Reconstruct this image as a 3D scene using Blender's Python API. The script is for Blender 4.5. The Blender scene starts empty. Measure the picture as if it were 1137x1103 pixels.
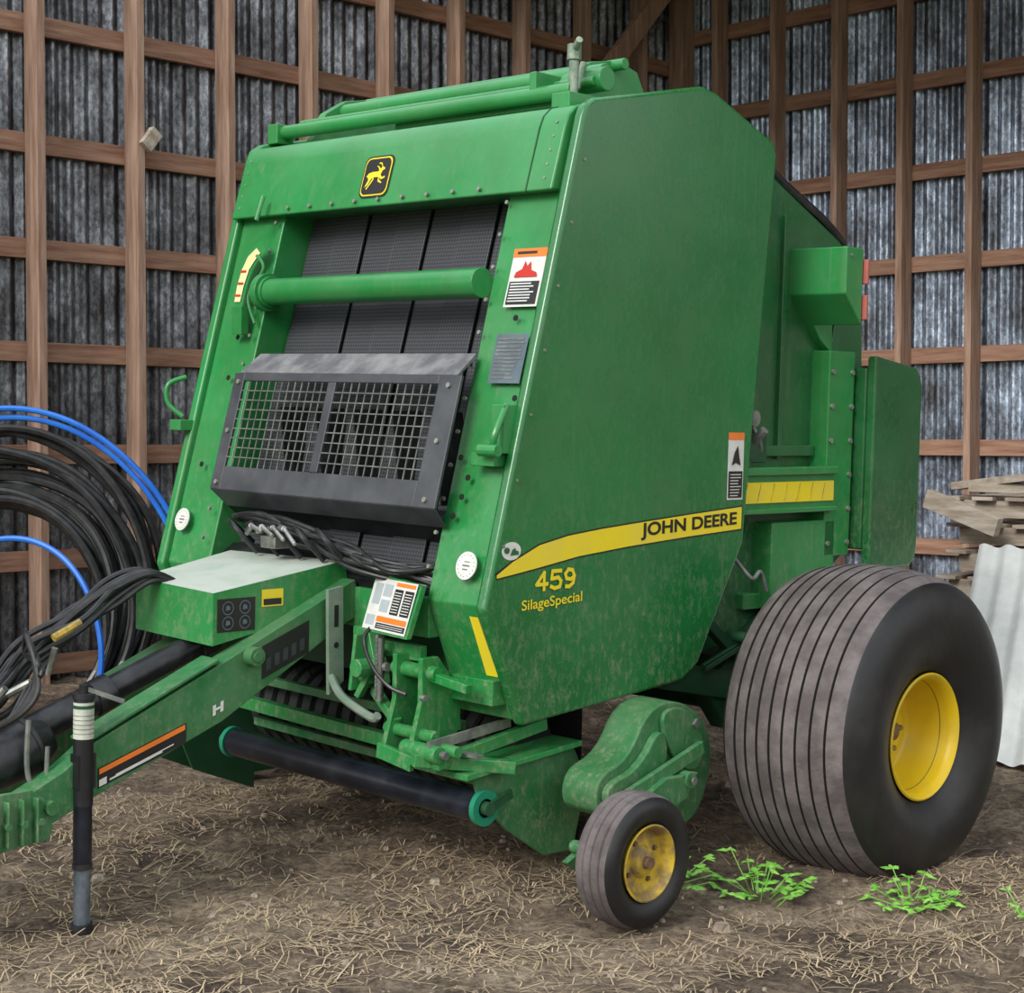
import bpy, math, random
from mathutils import Vector, Matrix, noise
random.seed(7)
scn=bpy.context.scene
COL=scn.collection
try:
    scn.view_settings.view_transform='Standard'; scn.view_settings.look='None'
except Exception: pass

# ---------------------------------------------------------------- materials
def nt(m): 
    m.use_nodes=True; return m.node_tree.nodes, m.node_tree.links
def mat(name,c1,c2=None,rough=.5,metal=0.,scale=6.,stretch=(1,1,1),bump=0.,bscale=40.,coat=0.,lo=.4,hi=.65,detail=6,rvar=0.,dust=None):
    m=bpy.data.materials.new(name); N,L=nt(m); b=N['Principled BSDF']
    b.inputs['Roughness'].default_value=rough; b.inputs['Metallic'].default_value=metal
    if 'Coat Weight' in b.inputs: b.inputs['Coat Weight'].default_value=coat
    if 'Coat Roughness' in b.inputs: b.inputs['Coat Roughness'].default_value=.15
    tc=N.new('ShaderNodeTexCoord'); mp=N.new('ShaderNodeMapping'); mp.inputs['Scale'].default_value=stretch
    L.new(tc.outputs['Object'],mp.inputs['Vector'])
    nz=N.new('ShaderNodeTexNoise'); nz.inputs['Scale'].default_value=scale; nz.inputs['Detail'].default_value=detail
    nz.inputs['Roughness'].default_value=.62
    L.new(mp.outputs['Vector'],nz.inputs['Vector'])
    cr=N.new('ShaderNodeValToRGB'); cr.color_ramp.elements[0].position=lo; cr.color_ramp.elements[1].position=hi
    c2=c2 or tuple(min(1,x*1.15+.004) for x in c1)
    cr.color_ramp.elements[0].color=(*c1,1); cr.color_ramp.elements[1].color=(*c2,1)
    L.new(nz.outputs['Fac'],cr.inputs['Fac']); col=cr.outputs['Color']
    if dust:
        dcol,film,top_,bot_=dust
        sp=N.new('ShaderNodeSeparateXYZ'); L.new(tc.outputs['Object'],sp.inputs[0])
        hg=N.new('ShaderNodeMapRange'); hg.inputs['From Min'].default_value=bot_; hg.inputs['From Max'].default_value=top_
        hg.inputs['To Min'].default_value=1; hg.inputs['To Max'].default_value=.14; L.new(sp.outputs['Z'],hg.inputs['Value'])
        n4=N.new('ShaderNodeTexNoise'); n4.inputs['Scale'].default_value=42; n4.inputs['Detail'].default_value=8; n4.inputs['Roughness'].default_value=.8
        mp4=N.new('ShaderNodeMapping'); mp4.inputs['Scale'].default_value=(1,1,.6); L.new(tc.outputs['Object'],mp4.inputs['Vector']); L.new(mp4.outputs['Vector'],n4.inputs['Vector'])
        r4=N.new('ShaderNodeMapRange'); r4.inputs['From Min'].default_value=.50; r4.inputs['From Max'].default_value=.68; L.new(n4.outputs['Fac'],r4.inputs['Value'])
        n5=N.new('ShaderNodeTexNoise'); n5.inputs['Scale'].default_value=3.2; n5.inputs['Detail'].default_value=7; n5.inputs['Roughness'].default_value=.65; L.new(tc.outputs['Object'],n5.inputs['Vector'])
        r5=N.new('ShaderNodeMapRange'); r5.inputs['From Min'].default_value=.35; r5.inputs['From Max'].default_value=.75; r5.inputs['To Max'].default_value=film; L.new(n5.outputs['Fac'],r5.inputs['Value'])
        mp6=N.new('ShaderNodeMapping'); mp6.inputs['Scale'].default_value=(26,26,.9); L.new(tc.outputs['Object'],mp6.inputs['Vector'])
        n6=N.new('ShaderNodeTexNoise'); n6.inputs['Scale'].default_value=1.5; n6.inputs['Detail'].default_value=3; L.new(mp6.outputs['Vector'],n6.inputs['Vector'])
        r6=N.new('ShaderNodeMapRange'); r6.inputs['From Min'].default_value=.6; r6.inputs['From Max'].default_value=.8; r6.inputs['To Max'].default_value=film*1.1; L.new(n6.outputs['Fac'],r6.inputs['Value'])
        s6=N.new('ShaderNodeMath'); L.new(r5.outputs['Result'],s6.inputs[0]); L.new(r6.outputs['Result'],s6.inputs[1])
        mu=N.new('ShaderNodeMath'); mu.operation='MULTIPLY'; L.new(r4.outputs['Result'],mu.inputs[0]); L.new(hg.outputs['Result'],mu.inputs[1])
        ad_=N.new('ShaderNodeMath'); ad_.operation='MULTIPLY_ADD'; ad_.inputs[1].default_value=.8; ad_.use_clamp=True; L.new(mu.outputs[0],ad_.inputs[0]); L.new(s6.outputs[0],ad_.inputs[2])
        mx=N.new('ShaderNodeMix'); mx.data_type='RGBA'; L.new(ad_.outputs[0],mx.inputs[0]); L.new(col,mx.inputs[6]); mx.inputs[7].default_value=(*dcol,1)
        col=mx.outputs[2]
        rm=N.new('ShaderNodeMapRange'); rm.inputs['To Min'].default_value=rough; rm.inputs['To Max'].default_value=.9; L.new(ad_.outputs[0],rm.inputs['Value']); L.new(rm.outputs['Result'],b.inputs['Roughness'])
    L.new(col,b.inputs['Base Color'])
    if rvar and not dust:
        mr=N.new('ShaderNodeMapRange'); mr.inputs['To Min'].default_value=max(.05,rough-rvar); mr.inputs['To Max'].default_value=min(1,rough+rvar)
        mr.inputs['From Min'].default_value=.3; mr.inputs['From Max'].default_value=.7
        L.new(nz.outputs['Fac'],mr.inputs['Value']); L.new(mr.outputs['Result'],b.inputs['Roughness'])
    if bump:
        n2=N.new('ShaderNodeTexNoise'); n2.inputs['Scale'].default_value=bscale; n2.inputs['Detail'].default_value=5
        L.new(mp.outputs['Vector'],n2.inputs['Vector'])
        bp=N.new('ShaderNodeBump'); bp.inputs['Strength'].default_value=bump; bp.inputs['Distance'].default_value=.01
        L.new(n2.outputs['Fac'],bp.inputs['Height']); L.new(bp.outputs['Normal'],b.inputs['Normal'])
    return m
DC=(.24,.27,.17)
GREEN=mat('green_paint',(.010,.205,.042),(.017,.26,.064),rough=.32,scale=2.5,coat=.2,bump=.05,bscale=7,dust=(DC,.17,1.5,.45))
GREENS=mat('green_paint_panel_shade',(.006,.135,.028),(.010,.170,.040),rough=.24,scale=1.8,coat=.4,bump=.05,bscale=3,dust=(DC,.10,1.30,.5))  # same green, darkened: the side panel's shade is put into the colour
GREEND=mat('green_paint_dusty',(.009,.135,.032),(.025,.17,.055),rough=.5,scale=7,bump=.08,dust=(DC,.34,.9,.1))
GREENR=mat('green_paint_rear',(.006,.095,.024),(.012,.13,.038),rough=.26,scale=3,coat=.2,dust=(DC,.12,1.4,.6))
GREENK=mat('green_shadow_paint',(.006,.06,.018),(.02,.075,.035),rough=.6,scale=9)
DUSTY=mat('green_thick_dust',(.44,.48,.42),(.26,.38,.26),rough=.9,scale=7,lo=.45,hi=.85)
TEAL=mat('teal_paint',(.01,.20,.11),rough=.4)
BLACK=mat('black_paint',(.012,.012,.014),(.05,.05,.055),rough=.38,scale=11,lo=.5,hi=.8)
BLACKB=mat('roller_black',(.008,.010,.016),(.03,.035,.05),rough=.28,scale=8,lo=.5,hi=.8)
VOID=mat('dark_interior',(.004,.005,.004),(.008,.009,.008),rough=.9)
GUARD=mat('guard_grey',(.055,.058,.066),(.085,.09,.10),rough=.42,metal=.2,scale=6,rvar=.1)
GUARDT=mat('guard_edge_lit',(.10,.10,.11),(.24,.24,.24),rough=.6,scale=9)  # lighter grey paints the light falling on the guard's top flange
RUB=mat('tire_sidewall',(.010,.010,.011),(.032,.030,.030),rough=.45,scale=5,bump=.1,lo=.45,hi=.8)
TREAD=mat('tire_tread_dusty',(.085,.070,.071),(.165,.14,.138),rough=.8,scale=9,bump=.3,bscale=70)
GROOVE=mat('tire_groove',(.015,.014,.014),rough=.9)
YEL=mat('yellow_paint',(.70,.48,.01),(.58,.42,.05),rough=.40,scale=7,lo=.5,hi=.75)
YELD=mat('yellow_dirty',(.56,.38,.02),(.22,.15,.06),rough=.6,scale=16,lo=.40,hi=.60)
DECY=mat('decal_yellow',(.84,.66,.012),(.78,.62,.05),rough=.4)
DECK=mat('decal_black',(.012,.012,.012),rough=.4)
DECW=mat('decal_white',(.70,.70,.66),(.6,.6,.56),rough=.45,scale=20)
DECO=mat('decal_orange',(.75,.18,.02),rough=.45)
DECG=mat('decal_grey',(.08,.11,.14),(.13,.17,.2),rough=.45)
DECR=mat('decal_red',(.50,.02,.01),rough=.4)
STEEL=mat('bare_steel',(.45,.45,.43),(.25,.25,.23),rough=.35,metal=.8,scale=20)
STEELD=mat('worn_steel',(.14,.15,.14),(.26,.27,.24),rough=.5,metal=.4,scale=20)
BOLT=mat('bolt_zinc',(.22,.24,.2),(.35,.36,.32),rough=.45,metal=.5,scale=40)
RUST=mat('rusty_hub',(.10,.055,.03),(.2,.12,.06),rough=.8,scale=30)
HOSE=mat('hose_rubber',(.012,.012,.013),(.03,.03,.03),rough=.36,scale=20)
BLUE=mat('blue_pipe',(.01,.12,.55),(.02,.18,.65),rough=.4)
WOODV=mat('timber_vertical',(.24,.135,.09),(.47,.32,.24),rough=.8,scale=5,stretch=(6,6,.5),bump=.2,bscale=20,lo=.33,hi=.7)
WOODH=mat('timber_horizontal',(.22,.105,.065),(.42,.255,.175),rough=.8,scale=5,stretch=(.6,.6,7),bump=.2,bscale=20,lo=.33,hi=.7)
WOODG=mat('weathered_board',(.30,.24,.18),(.50,.44,.37),rough=.85,scale=6,stretch=(.6,4,4),bump=.2)
LEAF=mat('weed_leaf',(.13,.38,.04),(.26,.54,.09),rough=.5,scale=20)
STRAWM=mat('straw',(.30,.22,.13),(.64,.50,.32),rough=.85,scale=5,lo=.35,hi=.7)
GALV=mat('galvanised_sheet',(.60,.62,.60),(.76,.78,.76),rough=.5,metal=.15,scale=5)
STONE=mat('stone',(.20,.155,.12),(.38,.32,.25),rough=.9,scale=20)
def belt_mat():
    m=bpy.data.materials.new('rubber_belt'); N,L=nt(m); b=N['Principled BSDF']; b.inputs['Roughness'].default_value=.5
    tc=N.new('ShaderNodeTexCoord'); mp=N.new('ShaderNodeMapping'); mp.inputs['Rotation'].default_value=(0,math.radians(45),0); mp.inputs['Scale'].default_value=(1,.001,1)
    L.new(tc.outputs['Object'],mp.inputs['Vector'])
    ck=N.new('ShaderNodeTexChecker'); ck.inputs['Scale'].default_value=110; ck.inputs['Color1'].default_value=(.026,.027,.032,1); ck.inputs['Color2'].default_value=(.066,.068,.078,1)
    L.new(mp.outputs['Vector'],ck.inputs['Vector']); L.new(ck.outputs['Color'],b.inputs['Base Color'])
    bp=N.new('ShaderNodeBump'); bp.inputs['Strength'].default_value=.5; bp.inputs['Distance'].default_value=.004
    L.new(ck.outputs['Fac'],bp.inputs['Height']); L.new(bp.outputs['Normal'],b.inputs['Normal'])
    return m
BELT=belt_mat()
def metal_wall(name,k,tint):
    # weathered galvanised sheet: spangle speckle + blotchy oxide, no wood-like streaks
    m=bpy.data.materials.new(name); N,L=nt(m); b=N['Principled BSDF']
    tc=N.new('ShaderNodeTexCoord'); mp=N.new('ShaderNodeMapping'); mp.inputs['Scale'].default_value=(1,1,.55)
    L.new(tc.outputs['Object'],mp.inputs['Vector'])
    n=N.new('ShaderNodeTexNoise'); n.inputs['Scale'].default_value=4.5; n.inputs['Detail'].default_value=10; n.inputs['Roughness'].default_value=.78
    L.new(mp.outputs['Vector'],n.inputs['Vector'])
    cr=N.new('ShaderNodeValToRGB'); e=cr.color_ramp.elements
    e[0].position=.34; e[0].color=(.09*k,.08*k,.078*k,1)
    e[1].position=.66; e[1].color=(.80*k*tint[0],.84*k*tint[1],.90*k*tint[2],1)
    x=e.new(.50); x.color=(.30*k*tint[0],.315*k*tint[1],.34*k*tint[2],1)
    L.new(n.outputs['Fac'],cr.inputs['Fac'])
    n3=N.new('ShaderNodeTexNoise'); n3.inputs['Scale'].default_value=38; n3.inputs['Detail'].default_value=6; n3.inputs['Roughness'].default_value=.8
    L.new(mp.outputs['Vector'],n3.inputs['Vector'])
    mx=N.new('ShaderNodeMix'); mx.data_type='RGBA'; mx.blend_type='MULTIPLY'; mx.inputs[0].default_value=.85
    c3=N.new('ShaderNodeValToRGB'); c3.color_ramp.elements[0].position=.40; c3.color_ramp.elements[1].position=.60
    c3.color_ramp.elements[0].color=(.38,.36,.36,1); c3.color_ramp.elements[1].color=(1.4,1.4,1.4,1)
    L.new(n3.outputs['Fac'],c3.inputs['Fac'])
    L.new(cr.outputs['Color'],mx.inputs[6]); L.new(c3.outputs['Color'],mx.inputs[7])
    L.new(mx.outputs[2],b.inputs['Base Color'])
    b.inputs['Metallic'].default_value=.75; b.inputs['Roughness'].default_value=.38
    return m
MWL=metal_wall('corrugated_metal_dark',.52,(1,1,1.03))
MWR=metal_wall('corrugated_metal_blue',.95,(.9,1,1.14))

def ground_mat():
    m=bpy.data.materials.new('dirt_ground'); N,L=nt(m); b=N['Principled BSDF']; b.inputs['Roughness'].default_value=.95
    tc=N.new('ShaderNodeTexCoord')
    n=N.new('ShaderNodeTexNoise'); n.inputs['Scale'].default_value=2.1; n.inputs['Detail'].default_value=12; n.inputs['Roughness'].default_value=.72
    L.new(tc.outputs['Object'],n.inputs['Vector'])
    cr=N.new('ShaderNodeValToRGB'); e=cr.color_ramp.elements
    e[0].position=.38; e[0].color=(.125,.09,.068,1); e[1].position=.63; e[1].color=(.62,.50,.37,1)
    x=e.new(.5); x.color=(.33,.25,.18,1)
    L.new(n.outputs['Fac'],cr.inputs['Fac'])
    n2=N.new('ShaderNodeTexNoise'); n2.inputs['Scale'].default_value=34; n2.inputs['Detail'].default_value=9; n2.inputs['Roughness'].default_value=.8
    L.new(tc.outputs['Object'],n2.inputs['Vector'])
    c2=N.new('ShaderNodeValToRGB'); c2.color_ramp.elements[0].position=.37; c2.color_ramp.elements[0].color=(.30,.27,.25,1)
    c2.color_ramp.elements[1].position=.63; c2.color_ramp.elements[1].color=(1.4,1.37,1.3,1)
    L.new(n2.outputs['Fac'],c2.inputs['Fac'])
    mx=N.new('ShaderNodeMix'); mx.data_type='RGBA'; mx.blend_type='MULTIPLY'; mx.inputs[0].default_value=1
    L.new(cr.outputs['Color'],mx.inputs[6]); L.new(c2.outputs['Color'],mx.inputs[7]); L.new(mx.outputs[2],b.inputs['Base Color'])
    bp=N.new('ShaderNodeBump'); bp.inputs['Strength'].default_value=1; bp.inputs['Distance'].default_value=.045
    L.new(n2.outputs['Fac'],bp.inputs['Height']); L.new(bp.outputs['Normal'],b.inputs['Normal'])
    return m
DIRT=ground_mat()

# ---------------------------------------------------------------- mesh builder
class MB:
    def __init__(s): s.v=[]; s.f=[]; s.m=[]
    def add(s,vs,fs,mi=0):
        o=len(s.v); s.v+= [tuple(v) for v in vs]; s.f+=[tuple(i+o for i in f) for f in fs]; s.m+=[mi]*len(fs)
    def box(s,x0,x1,y0,y1,z0,z1,mi=0):
        s.add([(x0,y0,z0),(x1,y0,z0),(x1,y1,z0),(x0,y1,z0),(x0,y0,z1),(x1,y0,z1),(x1,y1,z1),(x0,y1,z1)],
              [(3,2,1,0),(4,5,6,7),(0,1,5,4),(1,2,6,5),(2,3,7,6),(3,0,4,7)],mi)
    def beam(s,p0,p1,w,h,mi=0,up=(0,0,1)):
        p0=Vector(p0);p1=Vector(p1);d=(p1-p0).normalized();u=Vector(up)
        if abs(d.dot(u))>.98:u=Vector((1,0,0))
        r=d.cross(u).normalized();u=r.cross(d).normalized()
        vs=[]
        for p in(p0,p1):
            for a,b in((-1,-1),(1,-1),(1,1),(-1,1)): vs.append(p+r*a*w/2+u*b*h/2)
        s.add(vs,[(3,2,1,0),(4,5,6,7),(0,1,5,4),(1,2,6,5),(2,3,7,6),(3,0,4,7)],mi)
    def cyl(s,p0,p1,r,n=24,mi=0,r1=None):
        p0=Vector(p0);p1=Vector(p1);r1=r if r1 is None else r1
        d=(p1-p0).normalized();u=Vector((0,0,1)) if abs(d.z)<.9 else Vector((1,0,0))
        a=d.cross(u).normalized();b=d.cross(a).normalized();vs=[]
        for p,rr in((p0,r),(p1,r1)):
            for i in range(n):
                t=2*math.pi*i/n; vs.append(p+a*math.cos(t)*rr+b*math.sin(t)*rr)
        fs=[(i,(i+1)%n,n+(i+1)%n,n+i) for i in range(n)]+[tuple(range(n-1,-1,-1)),tuple(range(n,2*n))]
        s.add(vs,fs,mi)
    def prism(s,poly,x0,x1,mi=0):
        n=len(poly); vs=[(x0,y,z) for y,z in poly]+[(x1,y,z) for y,z in poly]
        s.add(vs,[(i,(i+1)%n,n+(i+1)%n,n+i) for i in range(n)]+[tuple(range(n-1,-1,-1)),tuple(range(n,2*n))],mi)
    def lathe(s,prof,c,n=96,mi=0,mis=None):
        k=len(prof);vs=[]
        for i in range(n):
            t=2*math.pi*i/n
            for x,r in prof: vs.append((c[0]+x,c[1]+r*math.cos(t),c[2]+r*math.sin(t)))
        o=len(s.v); s.v+=vs
        for i in range(n):
            for j in range(k-1):
                a=i*k+j;b=((i+1)%n)*k+j
                s.f.append((o+a,o+b,o+b+1,o+a+1)); s.m.append(mis[j] if mis else mi)
    def tube(s,pts,r,n=10,mi=0,res=8):
        P=[Vector(p) for p in pts]; Q=[]
        for i in range(len(P)-1):
            p0=P[max(i-1,0)];p1=P[i];p2=P[i+1];p3=P[min(i+2,len(P)-1)]
            for k in range(res):
                t=k/res
                Q.append(.5*((2*p1)+(-p0+p2)*t+(2*p0-5*p1+4*p2-p3)*t*t+(-p0+3*p1-3*p2+p3)*t**3))
        Q.append(P[-1]); o=len(s.v); a=None
        for i,q in enumerate(Q):
            d=(Q[min(i+1,len(Q)-1)]-Q[max(i-1,0)]).normalized()
            if a is None:
                a=d.orthogonal().normalized()
            a=(a-d*a.dot(d)).normalized(); b=d.cross(a)
            for j in range(n):
                t=2*math.pi*j/n; s.v.append(tuple(q+a*math.cos(t)*r+b*math.sin(t)*r))
        for i in range(len(Q)-1):
            for j in range(n):
                s.f.append((o+i*n+j,o+i*n+(j+1)%n,o+(i+1)*n+(j+1)%n,o+(i+1)*n+j)); s.m.append(mi)
        s.f.append(tuple(o+j for j in range(n-1,-1,-1))); s.m.append(mi)
        e=o+(len(Q)-1)*n; s.f.append(tuple(e+j for j in range(n))); s.m.append(mi)
    def done(s,name,mats,parent=None,bevel=0,smooth=True,angle=35,segs=2):
        me=bpy.data.meshes.new(name); me.from_pydata(s.v,[],s.f)
        if not isinstance(mats,(list,tuple)): mats=[mats]
        for m in mats: me.materials.append(m)
        for p,i in zip(me.polygons,s.m): p.material_index=i
        import bmesh
        bm=bmesh.new(); bm.from_mesh(me); bmesh.ops.recalc_face_normals(bm,faces=bm.faces); bm.to_mesh(me); bm.free()
        if smooth:
            me.polygons.foreach_set('use_smooth',[True]*len(me.polygons))
            try: me.set_sharp_from_angle(angle=math.radians(angle))
            except Exception: pass
        o=bpy.data.objects.new(name,me); COL.objects.link(o)
        if bevel:
            b=o.modifiers.new('bevel','BEVEL'); b.width=bevel; b.segments=segs; b.limit_method='ANGLE'; b.angle_limit=math.radians(25)
            try: b.harden_normals=True
            except Exception: pass
        if parent: o.parent=parent
        return o
def empty(name,loc=(0,0,0)):
    e=bpy.data.objects.new(name,None); e.empty_display_size=.2; e.location=loc; COL.objects.link(e); return e

# ---------------------------------------------------------------- camera
FPX=1900.; HZ=490.; CAMH=1.42; HEAD=math.radians(44.7)
cd=bpy.data.cameras.new('camera'); cam=bpy.data.objects.new('camera',cd); COL.objects.link(cam)
cd.sensor_fit='HORIZONTAL'; cd.sensor_width=36; cd.lens=FPX/1137*36; cd.clip_end=200
cam.location=(0,0,CAMH); cam.rotation_euler=(math.radians(90)-math.atan((551.5-HZ)/FPX),0,HEAD)
scn.camera=cam

# ---------------------------------------------------------------- room
XL=-8.62; YB=10.58
def ground_h(x,y):
    h=.035*max(0,min(3,-3.65-x))*1.0
    h+= .014*math.sin(x*2.3+y*1.1)+.012*math.sin(y*3.1-x*1.7)+.007*math.sin(x*7.1+1)*math.sin(y*6.3)
    return h-.01
def gh2(x,y): return ground_h(x,y)+.022*noise.noise(Vector((x*5,y*5,0)))+.018*noise.noise(Vector((x*14,y*14,3)))
def corr(name,along,fixed,a0,a1,z0,z1,m,period=.095,amp=.018):
    b=MB(); n=int((a1-a0)/period*10); vs=[];fs=[]
    for i in range(n+1):
        a=a0+(a1-a0)*i/n; o=amp*math.sin(2*math.pi*a/period)
        for z in(z0,z1):
            vs.append((fixed+o,a,z) if along=='y' else (a,fixed+o,z))
    for i in range(n): fs.append((2*i,2*i+2,2*i+3,2*i+1))
    b.add(vs,fs); return b.done(name,m,angle=80)
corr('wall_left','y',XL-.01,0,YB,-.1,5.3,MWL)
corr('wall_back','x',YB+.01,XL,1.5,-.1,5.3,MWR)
ZL=[.17,.76,1.35,1.92,2.49,3.07,3.72,4.32,4.92]
ZR=[.09,.69,1.38,2.02,2.66,3.30,3.93,4.55,5.1]
b=MB()
for z in ZL: b.box(XL+.015,XL+.055,0,YB-.02,z-.06,z+.05,1)
y=9.95
while y>0:
    b.box(XL+.055,XL+.19,y-.026,y+.026,-.05,5.25,0); y-=.635
b.done('timber_wall_frame',[WOODV,WOODH],bevel=.003)
b=MB()
for z in ZR: b.box(XL+.06,1.5,YB-.055,YB-.015,z-.06,z+.05,1)
x=-8.12
b.box(XL+.06,XL+.2,YB-.2,YB-.055,-.05,5.25,0)
while x<1.4:
    b.box(x-.026,x+.026,YB-.19,YB-.055,-.05,5.25,0); x+=.54
b.beam((XL+.22,9.3,3.95),(XL+.22,10.3,5.0),.05,.14,0)
b.done('timber_wall_frame',[WOODV,WOODH],bevel=.003)
b=MB(); b.beam((XL+.2,5.52,3.1),(XL+.2,5.60,3.2),.05,.08); b.done('nailed_board_offcut',WOODG,bevel=.004)
b=MB(); b.box(XL,1.5,6.5,YB,5.3,5.34); 
b.done('cutback_ceiling',WOODG)  # unseen, covers only the back so that sky light reaches the walls
# ground
b=MB(); nx,ny=300,300; vs=[];fs=[]
for i in range(nx+1):
    for j in range(ny+1):
        x=XL-.1+(4.0-XL)*i/nx; y=-1+(YB+1.1)*j/ny
        vs.append((x,y,gh2(x,y)))
for i in range(nx):
    for j in range(ny):
        a=i*(ny+1)+j; fs.append((a,a+ny+1,a+ny+2,a+1))
b.add(vs,fs); FLOOR=b.done('floor',DIRT,angle=180)
# straw litter
b=MB(); cnt=0
while cnt<17000:
    x=random.uniform(-8.2,-1.2); y=random.uniform(1.6,8.8)
    if random.random()<.65:
        x=random.uniform(-5.6,-2.0); y=random.uniform(2.0,5.4)
    dn=noise.noise(Vector((x*1.7,y*1.7,7)))+.6*noise.noise(Vector((x*5,y*5,2)))
    if dn<random.uniform(-.45,.45): continue
    cnt+=1
    L=random.uniform(.015,.08) if random.random()<.8 else random.uniform(.08,.19)
    t=random.uniform(0,math.pi); w=random.uniform(.0008,.002)
    dx,dy=math.cos(t)*L/2,math.sin(t)*L/2; px,py=-math.sin(t)*w,math.cos(t)*w
    z1=gh2(x-dx,y-dy)+random.uniform(.0,.010); z2=gh2(x+dx,y+dy)+random.uniform(.0,.014)
    k=random.uniform(-.12,.12)*L
    cx,cy=x-math.sin(t)*k,y+math.cos(t)*k; zc=max((z1+z2)/2,gh2(x,y))+.004
    b.add([(x-dx-px,y-dy-py,z1),(x-dx+px,y-dy+py,z1),(cx+px,cy+py,zc),(x+dx+px,y+dy+py,z2),(x+dx-px,y+dy-py,z2),(cx-px,cy-py,zc)],[(0,1,2,5),(5,2,3,4)])
b.done('straw_litter',STRAWM,FLOOR,smooth=False)

# ---------------------------------------------------------------- baler
TILT=math.radians(2.0); P=Vector((-3.65,0,1.4)); R=Matrix.Rotation(TILT,4,'Y')
BAL=empty('round_baler'); BAL.rotation_euler=(0,TILT,0); BAL.location=P-(R@P)
XN=-3.65; XF=-5.40; XI=-3.93; XJ=-5.10
SL=.265
def yf(z): return 3.566+(z-.931)*SL
NF=Vector((0,-1,SL)).normalized()
shield=[(3.585,.905),(3.965,2.435),(3.98,2.47),(4.02,2.497),(4.56,2.612),(4.63,2.602),(4.97,2.475),(4.99,2.435),(4.865,1.06),(4.63,.65),(4.55,.60),(3.765,.535)]
frame=[(3.61,.915),(3.99,2.43),(4.58,2.56),(4.93,2.40),(4.82,1.04),(4.55,.62),(3.765,.55)]
def pr(name,poly,x0,x1,m,bev=.006,par=BAL):
    b=MB(); b.prism(poly,x0,x1); return b.done(name,m,par,bevel=bev)
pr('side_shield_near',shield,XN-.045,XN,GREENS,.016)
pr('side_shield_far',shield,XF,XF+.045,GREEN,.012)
pr('front_post_near',frame,XI,XN-.046,GREEN,.006)
pr('front_post_far',frame,XF+.046,XJ,GREEN,.006)
hood=[(3.882,2.20),(3.940,2.405),(3.957,2.445),(3.99,2.475),(4.05,2.49),(4.45,2.54),(4.45,2.3),(4.08,2.20)]
pr('top_hood',hood,XF+.03,XN-.05,GREEN,.008)
b=MB(); b.prism([(3.880,2.20),(3.937,2.405),(3.954,2.445),(3.99,2.478),(4.05,2.493),(4.05,2.48),(3.99,2.46),(3.90,2.2)],-3.813,-3.808); b.done('hood_seam',GREENK,BAL)
body=[(3.95,.66),(4.0,1.2),(4.30,2.43),(4.6,2.53),(4.6,.62)]
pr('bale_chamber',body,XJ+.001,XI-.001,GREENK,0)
tail=[(4.55,.62),(4.55,2.50),(5.05,2.43),(5.22,2.35),(5.6,2.18),(5.76,1.92),(5.81,1.05),(5.3,.72)]
pr('tailgate',tail,-5.27,-3.78,GREENR,.01)
b=MB()
b.prism([(5.2,2.25),(5.225,2.25),(5.225,1.35),(5.2,1.35)],-3.785,-3.76)
b.prism([(5.6,2.17),(5.64,2.11),(5.55,1.75),(5.50,1.75)],-3.785,-3.75)
b.prism([(4.9,1.36),(4.96,1.36),(4.96,1.2),(4.9,1.2)],-3.785,-3.70); b.box(-3.785,-3.75,5.0,5.42,1.36,1.40)
b.done('tailgate_ribs',GREENR,BAL,bevel=.004)
# belts
b=MB()
nb=7; wbelt=(XI-XJ)/nb
for i in range(nb):
    xc=XJ+wbelt*(i+.5)
    z0,z1=1.0,2.42
    off=.15+(.0 if i%2 else .010); hw=wbelt*(.485 if i%2 else .455)
    b.add([(xc-hw,yf(z0)+off,z0),(xc+hw,yf(z0)+off,z0),(xc+hw,yf(z1)+off,z1),(xc-hw,yf(z1)+off,z1),
           (xc-hw,yf(z0)+off+.01,z0),(xc+hw,yf(z0)+off+.01,z0),(xc+hw,yf(z1)+off+.01,z1),(xc-hw,yf(z1)+off+.01,z1)],
          [(0,1,2,3),(4,7,6,5),(0,4,5,1),(1,5,6,2),(2,6,7,3),(3,7,4,0)])
b.done('belts',BELT,BAL,bevel=.003)
b=MB(); b.prism([(yf(.95)+.17,.95),(yf(2.44)+.17,2.44),(yf(2.44)+.175,2.44),(yf(.95)+.175,.95)],XJ,XI); b.done('belt_gap_shade',VOID,BAL)  # near-black sheet paints the dark of the chamber between the belts
b=MB()
for i in range(5):
    x=-4.86+.2*i; b.add([(x,3.74,1.5),(x+.05,3.74,1.2),(x+.06,3.86,1.2),(x+.01,3.86,1.5),(x-.006,3.74,1.5),(x+.044,3.74,1.2),(x+.054,3.86,1.2),(x+.004,3.86,1.5)],[(0,1,2,3),(4,7,6,5),(0,4,5,1),(1,5,6,2),(2,6,7,3),(3,7,4,0)])
b.done('belt_guides',BLACK,BAL)
b=MB(); b.cyl((XJ,3.84,1.915),(XI,3.82,1.915),.049,32); b.cyl((XJ+.002,3.84,1.915),(XJ+.035,3.84,1.915),.07,32)
b.cyl((XJ+.035,3.84,1.915),(XJ+.05,3.84,1.915),.058,32); b.done('cross_tube',GREEN,BAL,bevel=.003)
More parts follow.
